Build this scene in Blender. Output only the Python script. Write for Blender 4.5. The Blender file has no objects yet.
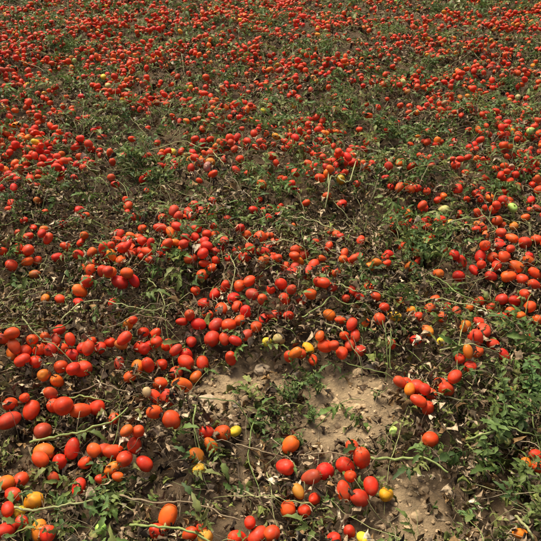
import bpy, math, random, time
import numpy as np
random.seed(7); rng=np.random.default_rng(7)

# ---------------------------------------------------------------- camera model
CH=1.7; PITCH=34.0; F=600.0
cp,sp=math.cos(math.radians(PITCH)),math.sin(math.radians(PITCH))
def G(u,v,z=0.0):
    a=(u-270.5)/F; b=(v-270.5)/F
    d=(a, cp-b*sp, -sp-b*cp)
    t=(CH-z)/(-d[2])
    return d[0]*t, d[1]*t, t

# ---------------------------------------------------------------- noise
def _h(ix,iy,s):
    n=(ix.astype(np.int64)*374761393+iy.astype(np.int64)*668265263+s*1274126177)&0xFFFFFFFF
    n=((n^(n>>13))*1274126177)&0xFFFFFFFF
    n=n^(n>>16)
    return (n&0xFFFF)/65535.0
def vn(x,y,s=0):
    x=np.asarray(x,float); y=np.asarray(y,float)
    ix=np.floor(x); iy=np.floor(y); fx=x-ix; fy=y-iy
    fx=fx*fx*(3-2*fx); fy=fy*fy*(3-2*fy)
    a=_h(ix,iy,s); b=_h(ix+1,iy,s); c=_h(ix,iy+1,s); d=_h(ix+1,iy+1,s)
    return (a*(1-fx)+b*fx)*(1-fy)+(c*(1-fx)+d*fx)*fy
def fbm(x,y,s=0,o=4):
    t=0;a=.5;n=0
    for i in range(o):
        t=t+a*vn(np.asarray(x)*2**i+13.7*i,np.asarray(y)*2**i-7.1*i,s+i); n+=a; a*=.5
    return t/n

def patch_list(L):
    out=[]
    for (u,v,ru,rv,w) in L:
        x,y,_=G(u,v); x1,_,_=G(u+ru,v); _,y1,_=G(u,v-rv); _,y2,_=G(u,v+rv)
        out.append((x,y,x1-x,(y1-y2)/2,w))
    return out
BARE=patch_list([(350,395,46,26,1.15),(240,384,42,17,.95),(405,505,30,34,.85),(430,532,50,20,.45),(340,430,48,20,.85),
  (250,475,24,28,.35),(35,292,60,14,.6),(80,318,60,9,.5),(210,400,24,18,.7),(165,215,45,10,.4),(10,245,40,10,.4),
  (340,335,30,8,.3),(290,520,36,14,.3),(110,335,30,8,.3),(440,300,40,8,.3)])
GREEN=patch_list([(420,255,45,28,1.0),(350,308,45,22,.8),(480,405,60,60,1.1),(295,400,40,36,.8),(105,505,40,22,1.2),
  (500,12,60,14,1.0),(300,130,60,20,.5),(525,185,40,22,.8),(150,170,60,20,.4),(100,130,60,20,.4),(380,190,50,18,.4),
  (455,330,50,20,.8),(180,285,40,18,.5),(60,60,60,20,.4),(500,480,50,40,.8),(270,330,25,16,.5),(300,375,24,18,.8)])
def gsum(P,x,y):
    t=np.zeros(np.shape(x))
    for (px,py,rx,ry,w) in P:
        t=t+w*np.exp(-(((x-px)/rx)**2+((y-py)/ry)**2)*0.9)
    return t
def bare(x,y):
    b=gsum(BARE,x,y)
    far=np.clip((y-2.3)/2,0,1)
    n=fbm(x*1.1+3,y*1.6,50,3)
    return np.clip(b+np.clip((n-.56)*4,0,1)*.6*(0.4+.6*far),0,1)
def soil(x,y):
    near=np.clip(1.4-np.abs(y-5)/14,0,1)
    z=(fbm(x*.9,y*.9,1,3)-.5)*.10+(fbm(x*4,y*4,9,3)-.5)*.05
    z=z+(np.abs(fbm(x*14,y*14,20,3)-.5))*.035*near
    z=z+(fbm(x*40,y*40,30,2)-.5)*.014*near
    return z
def veg(x,y):
    return np.clip(1-bare(x,y)*1.1,0,1)
def canopy(x,y):
    return veg(x,y)*(.02+.22*np.clip((fbm(x*2.8,y*2.8,70,3)-.25)*1.7,0,1))

# ---------------------------------------------------------------- mesh builder
class MB:
    def __init__(s): s.v=[];s.f={3:[],4:[]};s.c=[];s.n=0
    def add(s,v,f,c):
        v=np.asarray(v,np.float32).reshape(-1,3); f=np.asarray(f)
        s.v.append(v); s.f[f.shape[-1]].append((f.reshape(-1,f.shape[-1])+s.n).astype(np.int32))
        s.c.append(np.asarray(c,np.float32).reshape(-1,3)); s.n+=len(v)
    def build(s,name,mat,smooth=True):
        v=np.concatenate(s.v); c=np.concatenate(s.c)
        idx=[];tot=[]
        for k in (3,4):
            if s.f[k]:
                a=np.concatenate(s.f[k]); idx.append(a.ravel()); tot.append(np.full(len(a),k))
        idx=np.concatenate(idx).astype(np.int32); tot=np.concatenate(tot).astype(np.int32)
        st=np.concatenate([[0],np.cumsum(tot)[:-1]]).astype(np.int32)
        me=bpy.data.meshes.new(name)
        me.vertices.add(len(v)); me.vertices.foreach_set('co',v.ravel())
        me.loops.add(len(idx)); me.loops.foreach_set('vertex_index',idx)
        me.polygons.add(len(tot)); me.polygons.foreach_set('loop_start',st); me.polygons.foreach_set('loop_total',tot)
        me.polygons.foreach_set('use_smooth',np.full(len(tot),smooth))
        me.update(calc_edges=True)
        at=me.attributes.new('Col','FLOAT_COLOR','POINT')
        at.data.foreach_set('color',np.concatenate([c,np.ones((len(c),1),np.float32)],1).ravel())
        me.materials.append(mat)
        ob=bpy.data.objects.new(name,me); bpy.context.scene.collection.objects.link(ob)
        return ob
    def inst(s,tv,tf,R,T,S,col,tc=None):
        M=len(T); S=np.asarray(S)
        if M==0: return
        if S.ndim==1: S=S[:,None].repeat(3,1)
        P=tv[None]*S[:,None,:]
        P=np.matmul(P,np.transpose(R,(0,2,1)))+T[:,None,:]
        f=tf[None]+(np.arange(M)*len(tv))[:,None,None]
        c=np.repeat(col[:,None,:],len(tv),1)
        if tc is not None: c=c*tc[None]
        s.add(P,f.reshape(-1,tf.shape[1]),c)
def rotz(a):
    c,s=np.cos(a),np.sin(a);R=np.zeros((len(a),3,3));R[:,0,0]=c;R[:,0,1]=-s;R[:,1,0]=s;R[:,1,1]=c;R[:,2,2]=1;return R
def roty(a):
    c,s=np.cos(a),np.sin(a);R=np.zeros((len(a),3,3));R[:,0,0]=c;R[:,0,2]=s;R[:,2,0]=-s;R[:,2,2]=c;R[:,1,1]=1;return R
def rotx(a):
    c,s=np.cos(a),np.sin(a);R=np.zeros((len(a),3,3));R[:,1,1]=c;R[:,1,2]=-s;R[:,2,1]=s;R[:,2,2]=c;R[:,0,0]=1;return R
def tubes(mb,P,Rad,col,k=5):
    P=np.asarray(P,float);M,N,_=P.shape
    T=np.gradient(P,axis=1);T/=np.linalg.norm(T,axis=2,keepdims=True)+1e-9
    ref=np.zeros_like(T);ref[...,0]=.31;ref[...,1]=.2;ref[...,2]=.93
    A=np.cross(T,ref);A/=np.linalg.norm(A,axis=2,keepdims=True)+1e-9
    B=np.cross(T,A)
    th=np.arange(k)*2*np.pi/k
    V=P[:,:,None,:]+Rad[:,:,None,None]*(np.cos(th)[None,None,:,None]*A[:,:,None,:]+np.sin(th)[None,None,:,None]*B[:,:,None,:])
    i=np.arange(N-1)[:,None]*k;j=np.arange(k)[None];j2=(j+1)%k
    f=np.stack([i+j,i+j2,i+k+j2,i+k+j],-1).reshape(-1,4)
    f=f[None]+(np.arange(M)*N*k)[:,None,None]
    c=np.repeat(col[:,None,:],N*k,1)
    mb.add(V,f.reshape(-1,4),c)

# ---------------------------------------------------------------- materials
def mat_new(n):
    m=bpy.data.materials.new(n);m.use_nodes=True;nt=m.node_tree;nt.nodes.clear();return m,nt
def N(nt,t,**k):
    n=nt.nodes.new(t)
    for a,b in k.items():
        if a in n.inputs: n.inputs[a].default_value=b
        else: setattr(n,a,b)
    return n
def leafmat(name,trans,rough,nscale,lo,hi,spec=.3):
    m,nt=mat_new(name);L=nt.links.new
    out=N(nt,'ShaderNodeOutputMaterial');p=N(nt,'ShaderNodeBsdfPrincipled');p.inputs['Roughness'].default_value=rough
    p.inputs['Specular IOR Level'].default_value=spec
    at=N(nt,'ShaderNodeAttribute');at.attribute_name='Col'
    tc=N(nt,'ShaderNodeNewGeometry');no=N(nt,'ShaderNodeTexNoise');no.inputs['Scale'].default_value=nscale;no.inputs['Detail'].default_value=2
    L(tc.outputs['Position'],no.inputs['Vector'])
    mr=N(nt,'ShaderNodeMapRange');mr.inputs[1].default_value=.3;mr.inputs[2].default_value=.7;mr.inputs[3].default_value=lo;mr.inputs[4].default_value=hi
    L(no.outputs['Fac'],mr.inputs[0])
    mu=N(nt,'ShaderNodeVectorMath',operation='SCALE');L(at.outputs['Color'],mu.inputs[0]);L(mr.outputs[0],mu.inputs['Scale'])
    L(mu.outputs[0],p.inputs['Base Color'])
    if trans>0:
        t=N(nt,'ShaderNodeBsdfTranslucent');L(mu.outputs[0],t.inputs['Color'])
        mx=N(nt,'ShaderNodeMixShader');mx.inputs[0].default_value=trans;L(p.outputs[0],mx.inputs[1]);L(t.outputs[0],mx.inputs[2]);L(mx.outputs[0],out.inputs[0])
    else: L(p.outputs[0],out.inputs[0])
    return m
M_dry=leafmat('dried_leaf',0,.9,110,.5,1.45,.12)
M_green=leafmat('green_leaf',.25,.55,60,.7,1.3,.25)
M_stem=leafmat('vine_stem',0,.65,70,.75,1.25)
M_clod=leafmat('soil_clod',0,.95,60,.7,1.3,.1)

def tomato_mat():
    m,nt=mat_new('tomato_skin');L=nt.links.new
    out=N(nt,'ShaderNodeOutputMaterial');p=N(nt,'ShaderNodeBsdfPrincipled')
    at=N(nt,'ShaderNodeAttribute');at.attribute_name='Col'
    g=N(nt,'ShaderNodeNewGeometry');no=N(nt,'ShaderNodeTexNoise');no.inputs['Scale'].default_value=32;no.inputs['Detail'].default_value=3
    L(g.outputs['Position'],no.inputs['Vector'])
    mr=N(nt,'ShaderNodeMapRange');mr.inputs[1].default_value=.3;mr.inputs[2].default_value=.7;mr.inputs[3].default_value=.72;mr.inputs[4].default_value=1.18
    L(no.outputs['Fac'],mr.inputs[0])
    mu=N(nt,'ShaderNodeVectorMath',operation='SCALE');L(at.outputs['Color'],mu.inputs[0]);L(mr.outputs[0],mu.inputs['Scale'])
    n2=N(nt,'ShaderNodeTexNoise');n2.inputs['Scale'].default_value=60;n2.inputs['Detail'].default_value=6;n2.inputs['Roughness'].default_value=.8
    L(g.outputs['Position'],n2.inputs['Vector'])
    r2=N(nt,'ShaderNodeMapRange');r2.inputs[1].default_value=.51;r2.inputs[2].default_value=.70;r2.inputs[3].default_value=0;r2.inputs[4].default_value=.75
    L(n2.outputs['Fac'],r2.inputs[0])
    mx=N(nt,'ShaderNodeMix',data_type='RGBA');L(r2.outputs[0],mx.inputs[0]);L(mu.outputs[0],mx.inputs[6]);mx.inputs[7].default_value=(.34,.12,.05,1)
    L(mx.outputs[2],p.inputs['Base Color'])
    rr=N(nt,'ShaderNodeMapRange');rr.inputs[1].default_value=.4;rr.inputs[2].default_value=.62;rr.inputs[3].default_value=.34;rr.inputs[4].default_value=.75
    L(n2.outputs['Fac'],rr.inputs[0]);L(rr.outputs[0],p.inputs['Roughness'])
    p.inputs['Specular IOR Level'].default_value=.24
    L(p.outputs[0],out.inputs[0]);return m
M_tom=tomato_mat()

def soil_mat():
    m,nt=mat_new('soil');L=nt.links.new
    out=N(nt,'ShaderNodeOutputMaterial');p=N(nt,'ShaderNodeBsdfPrincipled');p.inputs['Roughness'].default_value=.95;p.inputs['Specular IOR Level'].default_value=.1
    at=N(nt,'ShaderNodeAttribute');at.attribute_name='Col'
    g=N(nt,'ShaderNodeNewGeometry')
    n1=N(nt,'ShaderNodeTexNoise');n1.inputs['Scale'].default_value=14;n1.inputs['Detail'].default_value=7;n1.inputs['Roughness'].default_value=.8
    L(g.outputs['Position'],n1.inputs['Vector'])
    mr=N(nt,'ShaderNodeMapRange');mr.inputs[1].default_value=.32;mr.inputs[2].default_value=.70;mr.inputs[3].default_value=.5;mr.inputs[4].default_value=1.4
    L(n1.outputs['Fac'],mr.inputs[0])
    mu=N(nt,'ShaderNodeVectorMath',operation='SCALE');L(at.outputs['Color'],mu.inputs[0]);L(mr.outputs[0],mu.inputs['Scale'])
    L(mu.outputs[0],p.inputs['Base Color'])
    n2=N(nt,'ShaderNodeTexNoise');n2.inputs['Scale'].default_value=90;n2.inputs['Detail'].default_value=5;n2.inputs['Roughness'].default_value=.75
    L(g.outputs['Position'],n2.inputs['Vector'])
    bp=N(nt,'ShaderNodeBump');bp.inputs['Strength'].default_value=1;bp.inputs['Distance'].default_value=.016;L(n2.outputs['Fac'],bp.inputs['Height']);L(bp.outputs[0],p.inputs['Normal'])
    L(p.outputs[0],out.inputs[0]);return m
M_soil=soil_mat()

# ---------------------------------------------------------------- ground
def axis(c0,c1,step,lim,k=1.12):
    a=list(np.arange(c0,c1,step)); s=step;x=a[-1]
    while x<lim: s*=k;x+=s;a.append(x)
    s=step;x=a[0];b=[]
    while x>-lim: s*=k;x-=s;b.append(x)
    return np.array(b[::-1]+a)
xs=axis(-1.3,1.5,.011,220,1.06);ys=axis(.9,3.0,.012,260,1.05)
X,Y=np.meshgrid(xs,ys);x=X.ravel();y=Y.ravel();z=soil(x,y)
b=np.clip(gsum(BARE[:6]+BARE[8:9],x,y),0,1)
n=fbm(x*3,y*3,90,3)
dark=np.array([.13,.088,.05]);sand=np.array([.56,.40,.22]);mid=np.array([.30,.205,.115])
w=np.clip(b*1.15-.12,0,1)[:,None]*(.7+.5*n[:,None])
w=np.clip(w,0,1)
base=dark+(mid-dark)*np.clip((n-.3)*2,0,1)[:,None]
col=base*(1-w)+sand*w
nx,ny=len(xs),len(ys)
i=(np.arange(ny-1)[:,None]*nx+np.arange(nx-1)[None]);f=np.stack([i,i+1,i+nx+1,i+nx],-1).reshape(-1,4)
mb=MB();mb.add(np.stack([x,y,z],1),f,col);mb.build('soil_ground',M_soil)

YMAX=13.0
def hw(y): return y*.5+1.0
def scatter(dens,y0,y1):
    A=2*hw(y1)*(y1-y0);n=int(A*dens)
    x=rng.uniform(-hw(y1),hw(y1),n);y=rng.uniform(y0,y1,n)
    k=np.abs(x)<hw(y);return x[k],y[k]

# ---------------------------------------------------------------- clods & stones
def ico(sub=1):
    import bmesh
    bm=bmesh.new();bmesh.ops.create_icosphere(bm,subdivisions=sub,radius=1)
    v=np.array([q.co[:] for q in bm.verts]);f=np.array([[q.index for q in t.verts] for t in bm.faces]);bm.free();return v,f
mb=MB()
for t in range(6):
    v,f=ico(2);nn=fbm(v[:,0]*1.5+t*9+v[:,2],v[:,1]*1.5+v[:,2]*2,t,3);v=v*(.55+.9*nn)[:,None];v[:,2]*=.6
    x,y=scatter(420,.7,4.2);bb=gsum(BARE,x,y);k=rng.random(len(x))<np.clip(bb*.8+.15,0,1);x=x[k];y=y[k]
    S=rng.lognormal(-5.5,.62,len(x)).clip(.0018,.022)
    M=len(x);R=rotz(rng.random(M)*6.3)@rotx(rng.normal(0,.5,M))
    w=np.clip(gsum(BARE[:6],x,y),0,1)[:,None]*.85
    c=(mid*(1-w)+sand*w)*rng.uniform(.7,1.15,(M,1))
    mb.inst(v,f,R,np.stack([x,y,soil(x,y)+S*.1],1),S,c)
mb.build('soil_clods',M_clod,False)
for (u,v0,r) in [(182,407,7),(371,369,8),(262,369,7),(266,493,9),(206,393,7),(437,452,5),(238,487,6)]:
    mb=MB();x,y,t=G(u,v0,.02);v,f=ico(4)
    nn=fbm(v[:,0]*1.2+u+v[:,2],v[:,1]*1.2+v[:,2]*1.6,int(u),4);v=v*(.65+.7*nn)[:,None];v[:,2]*=.65;v[:,0]*=1.2
    s=r*t/F;z=float(soil(np.array([x]),np.array([y]))[0])
    mb.add(v*s+np.array([x,y,z+s*.3]),f,np.tile(np.array([.46,.35,.22]),(len(v),1)));mb.build('stone',M_clod)

# ---------------------------------------------------------------- tomatoes
placed=[];grid={}
CS=.09
def key(x,y): return (int(math.floor(x/CS)),int(math.floor(y/CS)))
def supv(x,y): return soil(x,y)+canopy(x,y)*.74
def sup(x,y): return float(supv(np.array([x]),np.array([y]))[0])
def put(x,y,r,kind,force=False,stack=.6,s0=None):
    if s0 is None: s0=sup(x,y)
    kx,ky=key(x,y);z=s0+r*.82
    nb=[placed[i] for a in(-1,0,1) for b_ in(-1,0,1) for i in grid.get((kx+a,ky+b_),())]
    for it in range(3):
        hit=None
        for q in nb:
            d=math.dist((x,y,z),q[:3]);m=(r+q[3])*.98
            if d<m and (hit is None or d<hit[0]): hit=(d,q,m)
        if hit is None: break
        q=hit[1];d2=math.hypot(x-q[0],y-q[1])
        if d2<(r+q[3])*.4 and not force: return False
        if not force and random.random()>stack: return False
        z=q[2]+math.sqrt(max(hit[2]**2-d2*d2,0))+.002
    else:
        if not force: return False
    if z>s0+r*.85+.085 and not force: return False
    grid.setdefault((kx,ky),[]).append(len(placed));placed.append((x,y,z,r,kind));return True
# kinds: 0 red 1 orange 2 yellow 3 pale green
def hand(u,v,rp,kind=0):
    z=.05
    for _ in range(3):
        x,y,t=G(u,v,z);z=sup(x,y)+.025
    put(x,y,min(max(rp*t/F,.017),.034),kind,True)
H=[(291,445,9,1),(285,467,9),(311,478,9),(326,472,9),(345,467,9.5),(361,459,10),(344,490,9),(359,498,9),(371,492,8.5),(387,493,8,1),(298,490,7,2),(289,507,8,1),(304,508,7),(350,478,7),(314,497,7),(352,446,7),
(222,433,9),(234,429,6,2),(210,445,7,1),(197,455,8,1),(206,430,7),(199,467,6,2),
(182,386,9.5),(170,417,9.5),(155,411,8),(167,397,8),(155,395,7),(176,371,7),(187,366,8),(203,363,7),(232,362,7),(185,354,7),(192,343,6),(195,375,6),(177,355,6),(160,383,7,1),
(84,371,10),(58,383,7,1),(46,381,8,1),(64,374,7),(77,385,7),(97,409,9),(83,418,9),(68,421,10),(56,408,8),(32,412,9),(10,424,11),(43,431,9),(113,417,6),(52,398,7),(26,402,6,1),(12,408,7),
(45,452,10),(43,467,8),(72,449,9),(60,461,8),(84,462,7),(103,449,8),(113,451,9),(125,458,8),(136,449,8),(145,463,8),(111,466,7),(96,457,7),(140,437,7),(128,441,6,1),
(78,487,8),(33,500,9,1),(20,480,8),(13,494,8),(18,510,7,2),(5,483,8),(22,523,8),(5,531,9),(38,529,9,1),(49,538,8),(52,476,6),(8,512,7),
(167,518,11,1),(157,531,8),(205,537,9,2),(238,537,9),(258,536,10),(272,537,8),(190,533,8),(350,531,7,1),(364,536,7,2),(334,537,7,1),(118,476,5),(100,478,5),(202,528,6),(250,524,6),
(445,390,9),(453,385,7),(430,392,7),(416,386,8),(404,383,7),(427,408,7),(417,412,7),(431,440,8),(408,395,6,1),(398,389,6),(440,380,6),(422,397,6),
(415,338,6),(475,341,9),(484,333,8.5),(471,367,7),(460,364,6),(478,352,6),(466,356,6,1),(494,344,6),(465,330,6,1),(478,321,6),(505,353,6),
(279,341,6,3),(290,357,6,1),(300,357,6),(312,362,6),(325,355,7),(342,356,7),(350,350,6),(355,344,6),(361,352,6),(333,362,6),(308,352,6,1),(296,366,6,1),(268,347,5,2),(320,346,5,1),(345,341,5),
(120,285,8),(128,280,6),(111,280,6),(80,293,7,1),(79,303,6),(89,288,6),(102,271,6),(112,292,6),(135,287,6),(60,297,5),(45,298,5,1),(128,325,6),(135,330,5),(113,303,5),
(40,350,7),(28,358,7),(19,362,7,1),(36,366,7),(51,350,7),(55,339,6),(45,339,6,1),(62,346,6),(15,344,7),(4,339,7),(70,341,6),(33,341,6),(60,333,6),(12,353,6,1),(72,354,7),(83,349,6,1),(90,356,7),(25,371,7),(92,340,5),(100,348,6),
(110,342,6),(121,347,6,1),(128,355,7),(139,348,6),(146,357,7),(137,366,7,1),(150,345,6),(158,352,6),(162,363,7),(150,372,7),(118,362,6),(130,375,6),(167,347,6,1),(143,336,6),(155,335,6),
(213,342,8),(200,331,7),(216,325,7),(208,315,6),(205,304,7),(222,308,7),(233,300,7),(246,311,7),(229,325,7),(241,320,6),(216,293,6),(226,286,6),(240,289,6,1),(252,298,7),(262,305,6),(272,296,6),(284,302,6),(265,317,6),(275,312,6,1),(288,315,6),(256,327,6),(247,335,6),(225,337,6),(236,343,6),(204,288,6),(213,280,5),(250,285,6),(291,291,6),(281,284,6),(238,308,6),(190,318,6),(183,328,5),(196,296,5),
(298,262,6),(313,265,6.5),(308,277,6.5),(318,282,6),(326,270,6),(294,275,6,1),(300,289,6),(310,293,6),(286,265,5),(330,283,6),(323,258,5),(304,254,5),(336,277,5),
(353,288,5),(360,295,5,1),(368,287,5),(376,296,5),(385,305,6),(395,315,6,2),(380,318,6),(366,322,5,1),(352,325,6),(340,318,5),(330,312,6,1),(322,303,6),(345,303,5),(401,302,5),(411,308,5,1),(418,317,6),(430,311,6),(441,316,6),(447,306,5),(457,312,5),(436,298,5),(428,330,6,1),(443,340,5,2),(392,342,5),
(510,312,6),(520,316,6,1),(530,309,6),(537,320,6),(500,318,6),(490,306,5),(503,300,6),(515,302,6),(525,296,6),(470,306,5),(480,301,5),(534,334,5),
(480,262,6),(495,268,6),(505,258,6),(515,268,7),(528,262,6),(535,272,6),(522,280,6),(508,280,7),(490,284,6),(460,268,6),(457,280,6),(535,285,6),(500,246,6),(511,238,6,1),(524,243,7),(536,240,6),(484,250,6),(473,276,5),
(259,241,7),(250,247,6),(268,247,6),(262,254,6),(246,238,5),(276,240,5),(272,258,5),(120,262,6),(108,258,6),(130,256,6),(118,250,5),(28,262,6,1),(12,268,6),(20,252,6),(5,258,5),(190,258,6),(200,250,6),(182,250,5),(195,243,5,1),(205,262,5),(215,252,5),(350,262,6),(360,256,5),(345,252,5),(370,265,5,1),(385,258,5),
(395,429,5,3),(505,442,4,3),(101,526,5,3),(148,397,4,3),(526,338,4,3),(539,470,8),(526,463,6,1),(536,455,6),(509,390,5),(520,532,6,1),(443,212,6,3),(450,224,5,2),(512,210,5,3),(478,227,5,2)]
for h in H:
    k=h[3] if len(h)>3 else (0 if random.random()<.95 else 1)
    if k==1 and random.random()<.25: k=0
    hand(h[0]+random.uniform(-1,1),h[1]+random.uniform(-1,1),h[2]*.95,k)
def rk():
    a=random.random();return 0 if a<.895 else 1 if a<.983 else 2 if a<.994 else 3
def inhand(x,y):
    return y<2.35 and abs(x)<.48*(y*.829+.95)
def rows(x,y):
    return .5+.5*np.sin((y+.25*np.sin(x*.8)+x*.12)*2*np.pi/1.15+.8)
NC=7000
cy=.5+(YMAX-.5)*np.sqrt(rng.random(NC));cx=rng.uniform(-1,1,NC)*hw(cy)
fall=np.interp(cy,[0,3,5,8,13],[1,1,.9,.75,.68])
dn=veg(cx,cy)*np.clip((fbm(cx*1.9+5,cy*2.1,120,3)-.36)*5,.12,1)*(.4+.6*rows(cx,cy))*fall
k=rng.random(NC)<dn;cx=cx[k];cy=cy[k]
nn=rng.choice([1,2,3,4,5,6,8,11,15],len(cx));ci=np.repeat(np.arange(len(cx)),nn);s=.038*np.sqrt(nn[ci])
px=cx[ci]+rng.normal(0,1,len(ci))*s*1.2;py=cy[ci]+rng.normal(0,1,len(ci))*s
n2=2600;ly=.5+(YMAX-.5)*np.sqrt(rng.random(n2));lx=rng.uniform(-1,1,n2)*hw(ly)
px=np.concatenate([px,lx]);py=np.concatenate([py,ly]);sz=supv(px,py)
for a,b_,c_ in zip(px.tolist(),py.tolist(),sz.tolist()):
    if inhand(a,b_): continue
    put(a,b_,random.uniform(.018,.0285),rk(),s0=c_)

def tom_template(nu,nv,a,k1,k2):
    ph=np.linspace(0,np.pi,nv+1)
    V=[];C=[]
    for i,p in enumerate(ph):
        zz=math.cos(p);rr=math.sin(p)**(.86)
        zz=zz*a
        if p<.5: zz-= .13*(1-(p/.5))**1.2
        if p>2.7: zz-= .05*(p-2.7)
        taper=1-k1*(1-math.cos(p))*.25+k2*math.sin(p)*.05
        for j in range(nu):
            th=2*math.pi*j/nu
            lob=1+.04*math.cos(3*th)*math.sin(p/1.3)+.025*math.cos(2*th+p*2)
            V.append((rr*taper*lob*math.cos(th),rr*taper*lob*math.sin(th),zz))
            C.append(p/np.pi)
    V=np.array(V);C=np.array(C)
    i=np.arange(nv)[:,None]*nu;j=np.arange(nu)[None];j2=(j+1)%nu
    f=np.stack([i+j2,i+j,i+nu+j,i+nu+j2],-1).reshape(-1,4)
    return V,f,C
def calyx():
    V=[];Fc=[]
    for s in range(5):
        th=s*2*math.pi/5+.2*math.sin(s*3);c,sn=math.cos(th),math.sin(th)
        pts=[(0,-.07,0),(0,.07,0),(.28,-.1,.03),(.28,.1,.03),(.55,-.06,.10-.04*s),(.55,.06,.10-.04*s),(.78,-.01,.02+.06*(s%3)),(.78,.01,.02+.06*(s%3))]
        o=len(V)
        for p in pts: V.append((p[0]*c-p[1]*sn,p[0]*sn+p[1]*c,p[2]))
        for q in range(3): Fc.append((o+2*q,o+2*q+1,o+2*q+3,o+2*q+2))
    o=len(V)
    for lv,(h_,rr,dx) in enumerate([(0,.07,0),(.25,.05,.03),(.5,.05,.1)]):
        for j in range(4):
            V.append((rr*math.cos(j*1.571)+dx,rr*math.sin(j*1.571),h_))
    for lv in range(2):
        for j in range(4): Fc.append((o+lv*4+j,o+lv*4+(j+1)%4,o+lv*4+4+(j+1)%4,o+lv*4+4+j))
    return np.array(V,float),np.array(Fc)
P=np.array(placed)
mbt=MB()
KC=[np.array([.76,.046,.010]),np.array([.84,.16,.013]),np.array([.80,.38,.03]),np.array([.50,.51,.15])]
KT=[np.array([.78,.085,.011]),np.array([.82,.30,.02]),np.array([.70,.47,.05]),np.array([.42,.48,.12])]
CV,CF=calyx()
for near in (True,False):
  selN=(P[:,1]<3.2) if near else (P[:,1]>=3.2)
  for t in range(4):
    sel=selN&((np.arange(len(P))%4)==t);Q=P[sel];M=len(Q)
    if M==0: continue
    a=[1.25,1.38,1.5,1.18][t]
    tv,tf,tcp=tom_template(*( (20,14) if near else (10,7)),a,[.35,.15,.3,0.1][t],1)
    kk=Q[:,4].astype(int)
    cA=np.array([KC[k] for k in kk]);cB=np.array([KT[k] for k in kk])
    br=rng.normal(.98,.13,(M,1)).clip(.55,1.15);hue=np.ones((M,3));hue[:,1]=rng.lognormal(0,.38,M)
    dull=(rng.random((M,1))<.14)*rng.uniform(.2,.7,(M,1))
    cA=cA*br*hue;cB=cB*br*hue
    cA=cA*(1-dull)+np.array([.34,.07,.03])*dull
    tilt=rng.uniform(.8,2.3,M);tilt=np.where(rng.random(M)<.1,rng.uniform(0,.7,M),tilt)
    R=rotz(rng.random(M)*6.283)@roty(tilt)
    S=Q[:,3]/np.sqrt(a)*1.05
    Pv=np.matmul(tv[None]*S[:,None,None],np.transpose(R,(0,2,1)))+Q[:,None,:3]
    sh=np.clip(1-tcp/.55,0,1)[None,:,None]*rng.random((M,1,1))**1.5*1.2;sh=np.clip(sh,0,1)
    cc=cA[:,None]*(1-sh)+cB[:,None]*sh
    ff=tf[None]+(np.arange(M)*len(tv))[:,None,None]
    mbt.add(Pv,ff.reshape(-1,4),cc)
    hc=rng.random(M)<(.55 if near else .15)
    top=Q[:,:3]+np.einsum('mij,j->mi',R,np.array([0,0,a*.90]))*S[:,None]
    cg=np.where(rng.random((M,1))<.5,np.array([[.14,.17,.05]]),np.array([[.22,.15,.085]]))
    mbt.inst(CV,CF,R[hc],top[hc],S[hc]*.9,cg[hc])
mbt.build('tomatoes',M_tom)

# ---------------------------------------------------------------- dried leaves
def dry_template(nu,nv,seed):
    r=np.random.default_rng(seed)
    u=np.linspace(0,1,nu);w=np.linspace(-1,1,nv)
    U,W=np.meshgrid(u,w,indexing='ij')
    wid=.25*np.sin(np.pi*(U*.9+.05))**.8*(1+.6*r.normal(0,1,U.shape)*(np.abs(W)>.5))
    curl=r.uniform(1.6,3.8);ang=W*curl*.9
    x=U-.5;y=wid*np.sin(ang)/max(curl*.6,1);z=wid*(1-np.cos(ang))*.7
    bend=r.uniform(-2.2,2.2)
    z=z+ -.35*np.abs(bend)*(U-.5)**2
    tw=r.uniform(-3,3)*(U-.5)
    y2=y*np.cos(tw)-z*np.sin(tw);z2=y*np.sin(tw)+z*np.cos(tw)
    v=np.stack([x,y2,z2],-1)+r.normal(0,.038,(nu,nv,3))
    i=np.arange(nu-1)[:,None]*nv+np.arange(nv-1)[None]
    f=np.stack([i,i+1,i+nv+1,i+nv],-1).reshape(-1,4)
    return v.reshape(-1,3),f
PAL=np.array([[.20,.135,.075],[.125,.085,.048],[.33,.235,.135],[.48,.36,.215],[.055,.038,.025],[.25,.15,.062],[.20,.19,.065],[.58,.47,.31]])
PW=np.array([.20,.15,.20,.13,.13,.10,.09,.03]);PW=PW/PW.sum()
mb=MB()
def dryfield(dens,y0,y1,res,smin,smax,nt,mn=.15):
    for t in range(nt):
        tv,tf=dry_template(*res,100+t)
        x,y=scatter(dens/nt,y0,y1)
        V=veg(x,y);cl=fbm(x*7,y*7,200,2)
        k=rng.random(len(x))<np.clip(V*np.clip((cl-.25)*2.6,mn,1)+.06,0,1);x=x[k];y=y[k];M=len(x)
        can=canopy(x,y);h=rng.random(M)**.7
        z=soil(x,y)+can*h*1.0+.008+(rng.random(M)<.14)*rng.random(M)*.045*veg(x,y)
        R=rotz(rng.random(M)*6.283)@roty(rng.normal(0,.75,M))@rotx(rng.uniform(-2,2,M))
        S=rng.uniform(smin,smax,M)*rng.uniform(.6,1,M)
        c=PAL[rng.choice(len(PAL),M,p=PW)]*rng.uniform(.7,1.3,(M,1))
        g=gsum(GREEN,x,y);gg=(rng.random(M)<.09+.12*g)[:,None]
        c=np.where(gg,np.array([[.16,.18,.045]])*rng.uniform(.7,1.4,(M,1)),c)
        S3=np.stack([S,S*rng.uniform(.5,1.3,M),S*rng.uniform(.6,1.4,M)],1)
        mb.inst(tv,tf,R,np.stack([x,y,z],1),S3,c)
dryfield(5600,.5,3.2,(5,4),.020,.062,14,.4)
dryfield(1500,3.2,7.0,(4,3),.028,.07,8,.2)
dryfield(600,7.0,YMAX,(3,3),.04,.09,6)
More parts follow.
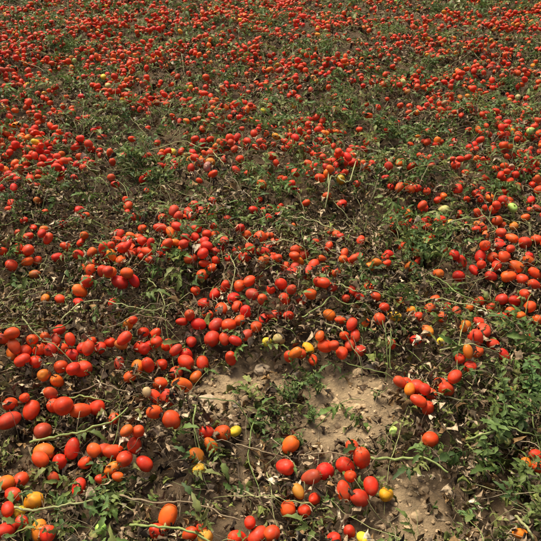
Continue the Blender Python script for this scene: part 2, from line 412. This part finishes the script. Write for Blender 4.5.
mb.build('dried_leaves',M_dry)

# ---------------------------------------------------------------- stems
def vines(mb,M,y0,y1,L,Np,r0,palette,lift,wig=.45,k=5,power=.5):
    y=y0+(y1-y0)*rng.random(M)**power;x=rng.uniform(-1,1,M)*hw(y)
    v=veg(x,y);kk=rng.random(M)<v+.05;x=x[kk];y=y[kk];M=len(x)
    a=rng.random(M)*6.283;Ls=L*rng.uniform(.4,1.3,M)
    pts=np.zeros((M,Np,3));da=rng.normal(0,.05,M)
    for i in range(Np):
        pts[:,i,0]=x;pts[:,i,1]=y
        a=a+da+rng.normal(0,wig*.5,M);x=x+np.cos(a)*Ls/Np;y=y+np.sin(a)*Ls/Np
    px,py=pts[:,:,0],pts[:,:,1]
    ar=np.sin(np.linspace(0,np.pi,Np))[None]*rng.uniform(0,1,(M,1))*lift+rng.normal(0,.003,(M,Np))
    pts[:,:,2]=soil(px,py)+canopy(px,py)*rng.uniform(.25,.95,(M,1))+.010+ar
    rad=r0*rng.uniform(.6,1.3,(M,1))*np.linspace(1,.45,Np)[None]*np.ones((M,Np))
    rad=rad*(1+.25*(rng.random((M,Np))<.15))
    c=palette[rng.integers(0,len(palette),M)]*rng.uniform(.7,1.2,(M,1))
    tubes(mb,pts,rad,c,k)
GP=np.array([[.20,.25,.065],[.28,.29,.10],[.16,.21,.05],[.32,.30,.13],[.24,.24,.09]])
BP=np.array([[.26,.18,.095],[.16,.11,.06],[.40,.32,.19],[.10,.07,.042],[.24,.23,.09]])
mb=MB()
vines(mb,550,.6,5,.45,16,.0026,GP,.05,.22,6,.8)
vines(mb,2400,.6,5,.24,8,.0016,BP,.06,.4,4,.8)
vines(mb,2400,.6,5,.13,6,.0012,BP,.06,.5,4,.8)
vines(mb,1700,4.0,YMAX,.5,9,.003,GP,.06,.2,4,.7)
vines(mb,3400,4.5,YMAX,.28,6,.002,BP,.05,.35,3,.7)
def vine(pts,r,c,lift=.05):
    n=len(pts);t=np.linspace(0,n-1,26);pu=np.interp(t,range(n),[p[0] for p in pts]);pv=np.interp(t,range(n),[p[1] for p in pts])
    k=np.array([.25,.5,.25])
    for _ in range(4):
        pu[1:-1]=np.convolve(pu,k,'valid');pv[1:-1]=np.convolve(pv,k,'valid')
    W=[]
    for i,(u,v) in enumerate(zip(pu,pv)):
        z=.06
        for _ in range(3):
            x,y,_t=G(u,v,z);z=sup(x,y)+.03+lift*math.sin(math.pi*i/25)*.6
        W.append((x,y,z))
    W=np.array(W)
    for _ in range(4): W[1:-1,2]=np.convolve(W[:,2],k,'valid')
    W[:,2]+=rng.normal(0,.001,26)
    rad=np.linspace(r,r*.6,26)[None]*(1+.12*np.sin(np.arange(26)*1.9))[None]
    tubes(mb,W[None],rad,np.array([c]),8)
g1=[.26,.31,.09];g2=[.33,.33,.13];g3=[.18,.24,.06];b1=[.26,.19,.10]
for a in [([(30,442),(70,434),(105,428),(128,408)],.005,g1),([(368,458),(400,459),(428,462),(448,472)],.005,g1),([(0,504),(30,511),(60,506),(95,500)],.0045,g2),
 ([(236,444),(262,451),(284,457)],.003,b1),([(196,404),(193,425),(200,450)],.0035,g1),([(60,318),(100,300),(150,312),(190,296)],.0035,g2),([(400,302),(450,300),(500,318),(541,322)],.0035,g2),
 ([(326,295),(360,290),(400,300)],.0035,g2),([(430,275),(470,300),(500,302)],.0035,g3),([(230,300),(236,270),(228,250)],.003,g2),([(325,215),(330,195),(345,185)],.0035,g2),
 ([(120,495),(150,505),(185,500),(240,520)],.0035,b1),([(516,516),(528,530),(535,545)],.0045,g2),([(70,395),(100,385),(130,392)],.003,b1),([(300,455),(330,452),(362,458)],.0025,b1),
 ([(255,245),(290,240),(320,250)],.004,g2),([(280,215),(315,222),(345,235)],.004,g2),([(150,150),(185,140),(215,155),(230,170)],.004,g2),([(20,170),(60,160),(100,172)],.0045,g2),
 ([(330,185),(350,175),(360,158)],.005,g2),([(80,90),(84,104),(83,118)],.005,g2),([(390,440),(372,415),(378,392)],.0015,b1),([(130,525),(155,526),(190,530),(215,545)],.0045,g1),
 ([(440,350),(465,345),(500,352)],.0035,g2),([(100,330),(135,315),(170,322)],.003,b1),([(325,215),(328,205),(327,190)],.004,g2),([(400,120),(430,110),(470,118)],.005,g2),([(440,225),(480,215),(520,222)],.0045,g2),
 ([(60,400),(85,396),(110,402)],.004,g1),([(300,320),(330,300),(370,305)],.0035,g1),([(470,440),(500,430),(541,436)],.004,g1)]: vine(*a)
mb.build('tomato_vine_stems',M_stem)

# ---------------------------------------------------------------- green compound leaves
def leaflet(ns,L,W,serr,seed,droop=.25):
    r=np.random.default_rng(seed)
    t=np.linspace(0,1,ns);prof=np.sin(np.pi*t**.75)**.9*W
    z=-droop*L*t**2
    e=prof*(1+serr*np.where(np.arange(ns)%2==0,-1,1)*.6+r.normal(0,.08,ns));e[0]=.01;e[-1]=.004
    xs_=t*L
    V=[];
    for i in range(ns):
        sw=.05*L*(1 if i%2 else -1)*serr
        V+= [(xs_[i]+sw,-e[i],z[i]+e[i]*.45),(xs_[i],0,z[i]),(xs_[i]+sw,e[i],z[i]+e[i]*.45)]
    F_=[]
    for i in range(ns-1):
        o=3*i;F_+=[(o,o+1,o+4,o+3),(o+1,o+2,o+5,o+4)]
    return np.array(V),F_
def compound(ns,seed):
    r=np.random.default_rng(seed);V=[];F_=[];n=0
    items=[(.28,1,.26),(.28,-1,.26),(.5,1,.34),(.52,-1,.34),(.74,1,.34),(.76,-1,.32),(.95,0,.42)]
    if ns>4: items+=[(.4,1,.12),(.63,-1,.12),(.64,1,.1)]
    droop=r.uniform(.1,.5)
    for (p,sd,l) in items:
        if r.random()<.1 and sd!=0: continue
        l*=r.uniform(.75,1.2)
        v,f=leaflet(ns,l,l*.23,.45,int(r.integers(1e6)),r.uniform(.1,1.0))
        a=sd*r.uniform(.9,1.35)+r.normal(0,.08);tl=r.normal(0,.5)
        v=v@rotx(np.array([tl]))[0].T@roty(np.array([r.normal(.15,.4)]))[0].T@rotz(np.array([a]))[0].T
        v=v+np.array([p,0,-droop*p*p]);V.append(v);F_+=[tuple(q+n for q in ff) for ff in f];n+=len(v)
    ts=np.linspace(0,.97,6)
    for i,t in enumerate(ts):
        V.append(np.array([(t,-.012,-droop*t*t),(t,.012,-droop*t*t),(t,0,-droop*t*t-.02)]))
    for i in range(5):
        o=n+3*i
        F_+=[(o,o+1,o+4,o+3),(o+1,o+2,o+5,o+4),(o+2,o,o+3,o+5)]
    return np.concatenate(V),np.array(F_)
mb=MB()
GC=np.array([[.13,.20,.042],[.10,.165,.035],[.17,.22,.055],[.23,.25,.07],[.075,.125,.032]])
def greenfield(dens,y0,y1,ns,smin,smax,nt,basep):
    for t in range(nt):
        tv,tf=compound(ns,500+t)
        x,y=scatter(dens/nt,y0,y1);g=gsum(GREEN,x,y);b_=gsum(BARE,x,y)
        pn=np.clip((fbm(x*2.2+8,y*2.2,300,3)-.44)*4.5,0,1)
        k=rng.random(len(x))<np.clip((basep*.25+basep*pn*1.5)*(1-.8*np.clip(b_,0,1))+g*.5,0,1);x=x[k];y=y[k];M=len(x)
        z=soil(x,y)+canopy(x,y)*rng.uniform(.4,1.05,M)+.010
        R=rotz(rng.random(M)*6.283)@roty(-rng.uniform(-.1,1.1,M))@rotx(rng.normal(0,.6,M))
        S=rng.uniform(smin,smax,M)
        c=GC[rng.integers(0,len(GC),M)]*rng.uniform(.75,1.25,(M,1))
        mb.inst(tv,tf,R,np.stack([x,y,z],1),S,c)
greenfield(290,.5,4.0,7,.045,.11,10,.34)
greenfield(210,4.0,8,5,.06,.13,8,.52)
greenfield(105,8,YMAX,3,.08,.18,6,.72)
mb.build('green_tomato_foliage',M_green)

# ---------------------------------------------------------------- living tomato plants standing above the dead vines
tmpl=[compound(5,800+i) for i in range(5)]
def tomato_plant(x,y,h,nst,seed):
    r=np.random.default_rng(seed);mb=MB();z0=float(soil(np.array([x]),np.array([y]))[0]);Pp=[];items=[]
    for s_ in range(nst):
        az=r.random()*6.283;lean=r.uniform(.3,1.5);hh=h*r.uniform(.6,1.1);n=9;t=np.linspace(0,1,n)
        px=x+math.cos(az)*lean*hh*t;py=y+math.sin(az)*lean*hh*t;pz=z0+hh*np.sin(t*1.7)
        Pp.append(np.stack([px,py,pz],1)+r.normal(0,.003,(n,3)))
        for q in np.linspace(.3,1,5):
            items.append((np.interp(q,t,px),np.interp(q,t,py),np.interp(q,t,pz),az+r.uniform(-1.4,1.4),-r.uniform(-.2,.8),r.normal(0,.4),r.uniform(.06,.12)))
    tubes(mb,np.array(Pp),np.linspace(.0035,.0015,9)[None]*np.ones((nst,1)),np.tile([[.20,.25,.08]],(nst,1)),5)
    I=np.array(items);tone=r.uniform(.75,1.2)
    for t in range(5):
        J=I[t::5];R=rotz(J[:,3])@roty(J[:,4])@rotx(J[:,5])
        mb.inst(tmpl[t][0],tmpl[t][1],R,J[:,:3],J[:,6],GC[r.integers(0,5,len(J))]*tone*r.uniform(.8,1.2,(len(J),1)))
    mb.build('tomato_plant',M_green)
pl=[(300,135),(275,140),(100,130),(120,120),(150,170),(165,180),(525,185),(505,195),(380,190),(400,200),(420,245),(405,262),(436,258),(500,12),(470,16),(530,18),(440,14),(60,60),(80,55),(220,90),(240,95),(30,200),(350,305),(180,285),(330,60),(420,80),(470,130),(200,130),(360,120),(20,110),(280,200),(460,175),(520,100),(150,40),(270,30),(390,40)]
for i,(u,v) in enumerate(pl):
    x,y,_=G(u,v);tomato_plant(x,y,random.uniform(.13,.22),random.choice([4,5,6,7]),2000+i)
for i in range(26):
    y=3+9*random.random();x=random.uniform(-1,1)*hw(y);tomato_plant(x,y,random.uniform(.11,.2),random.choice([4,5,6]),3000+i)

# ---------------------------------------------------------------- weed plants
def weed(u,v,hgt,nst,ll,seed,spread=.5,c0=(.115,.185,.045)):
    r=np.random.default_rng(seed);mb=MB();x,y,_=G(u,v,0.02)
    z0=float(soil(np.array([x]),np.array([y]))[0])
    lv,lf=leaflet(6,1,.22,.2,seed,.35);lf=np.array(lf)
    Pp=[];T=[];Rm=[];S=[]
    for s in range(nst):
        az=r.random()*6.283;lean=r.uniform(.1,spread);h=hgt*r.uniform(.55,1.1);n=12
        t=np.linspace(0,1,n)
        px=x+math.cos(az)*lean*h*t**1.3+r.normal(0,.004,n);py=y+math.sin(az)*lean*h*t**1.3+r.normal(0,.004,n);pz=z0+h*t*(1-.15*lean*t)
        Pp.append(np.stack([px,py,pz],1))
        nl=int(h/.012)
        for i in range(nl):
            q=(i+1)/nl*.9+.1;a=i*2.4+r.normal(0,.4)
            T.append([np.interp(q,t,px),np.interp(q,t,py),np.interp(q,t,pz)])
            el=-r.uniform(-.15,.9);Rm.append((a,el,r.normal(0,.3)));S.append(ll*r.uniform(.5,1.15)*(1.1-.5*q))
    Pp=np.array(Pp);tubes(mb,Pp,np.linspace(.0028,.001,12)[None]*np.ones((nst,1)),np.tile([[.20,.25,.08]],(nst,1)),5)
    Rm=np.array(Rm);T=np.array(T);R=rotz(Rm[:,0])@roty(Rm[:,1])@rotx(Rm[:,2])
    c=np.array([c0])*r.uniform(.6,1.4,(len(T),1))*np.array([[r.uniform(.85,1.3),1,1]])
    mb.inst(lv,lf,R,T,np.array(S),c);mb.build('weed_plant',M_green)
W=[(505,440,.26,8,.048),(530,400,.26,8,.048),(480,470,.18,6,.042),(520,490,.2,7,.045),(460,420,.15,6,.034),(515,360,.18,6,.038),(490,390,.2,7,.042),(538,530,.2,6,.045),(470,520,.10,5,.03),(500,410,.2,6,.045),(535,350,.18,5,.04),
 (290,400,.13,9,.026),(310,418,.12,9,.024),(275,412,.09,6,.022),(300,440,.08,6,.022),(318,392,.1,7,.022),(330,470,.06,4,.02),(265,425,.07,5,.02),(285,430,.09,6,.02),(300,385,.1,6,.022),
 (270,332,.09,6,.028),(345,318,.12,7,.03),(365,305,.12,6,.03),(425,262,.16,8,.036),(440,250,.14,6,.034),(100,510,.09,6,.05),(120,500,.08,5,.045),
 (195,480,.06,4,.02),(385,445,.06,5,.02),(455,330,.12,6,.03),(180,290,.1,6,.028),(155,262,.1,5,.026),(450,370,.09,5,.026),(375,400,.05,4,.018),(60,525,.08,5,.04)]
for i,a in enumerate(W): weed(*a,seed=900+i,spread=.75)

# ---------------------------------------------------------------- light, world, camera
EL,AZ=60,-35
w=bpy.data.worlds.new('World');bpy.context.scene.world=w;w.use_nodes=True;nt=w.node_tree
bg=nt.nodes['Background'];sk=nt.nodes.new('ShaderNodeTexSky');sk.sky_type='NISHITA';sk.sun_disc=False
sk.sun_elevation=math.radians(EL);sk.sun_rotation=math.radians(AZ);sk.dust_density=6;sk.air_density=.8;sk.ozone_density=.3;nt.links.new(sk.outputs[0],bg.inputs[0]);bg.inputs[1].default_value=.15
sl=bpy.data.lights.new('sun','SUN');sl.energy=4.3;sl.angle=math.radians(26);sl.color=(1,.94,.82)
so=bpy.data.objects.new('sun',sl);bpy.context.scene.collection.objects.link(so)
from mathutils import Vector
e,a=math.radians(EL),math.radians(AZ)
sv=Vector((math.sin(a)*math.cos(e),math.cos(a)*math.cos(e),math.sin(e)))
so.rotation_euler=sv.to_track_quat('Z','Y').to_euler()
cam=bpy.data.cameras.new('camera');co=bpy.data.objects.new('camera',cam);bpy.context.scene.collection.objects.link(co)
cam.sensor_width=36;cam.lens=36*F/541;cam.clip_end=1000;co.location=(0,0,CH);co.rotation_euler=(math.radians(90-PITCH),0,0)
sc=bpy.context.scene;sc.camera=co
sc.view_settings.view_transform='Standard';sc.view_settings.look='None';sc.view_settings.exposure=0
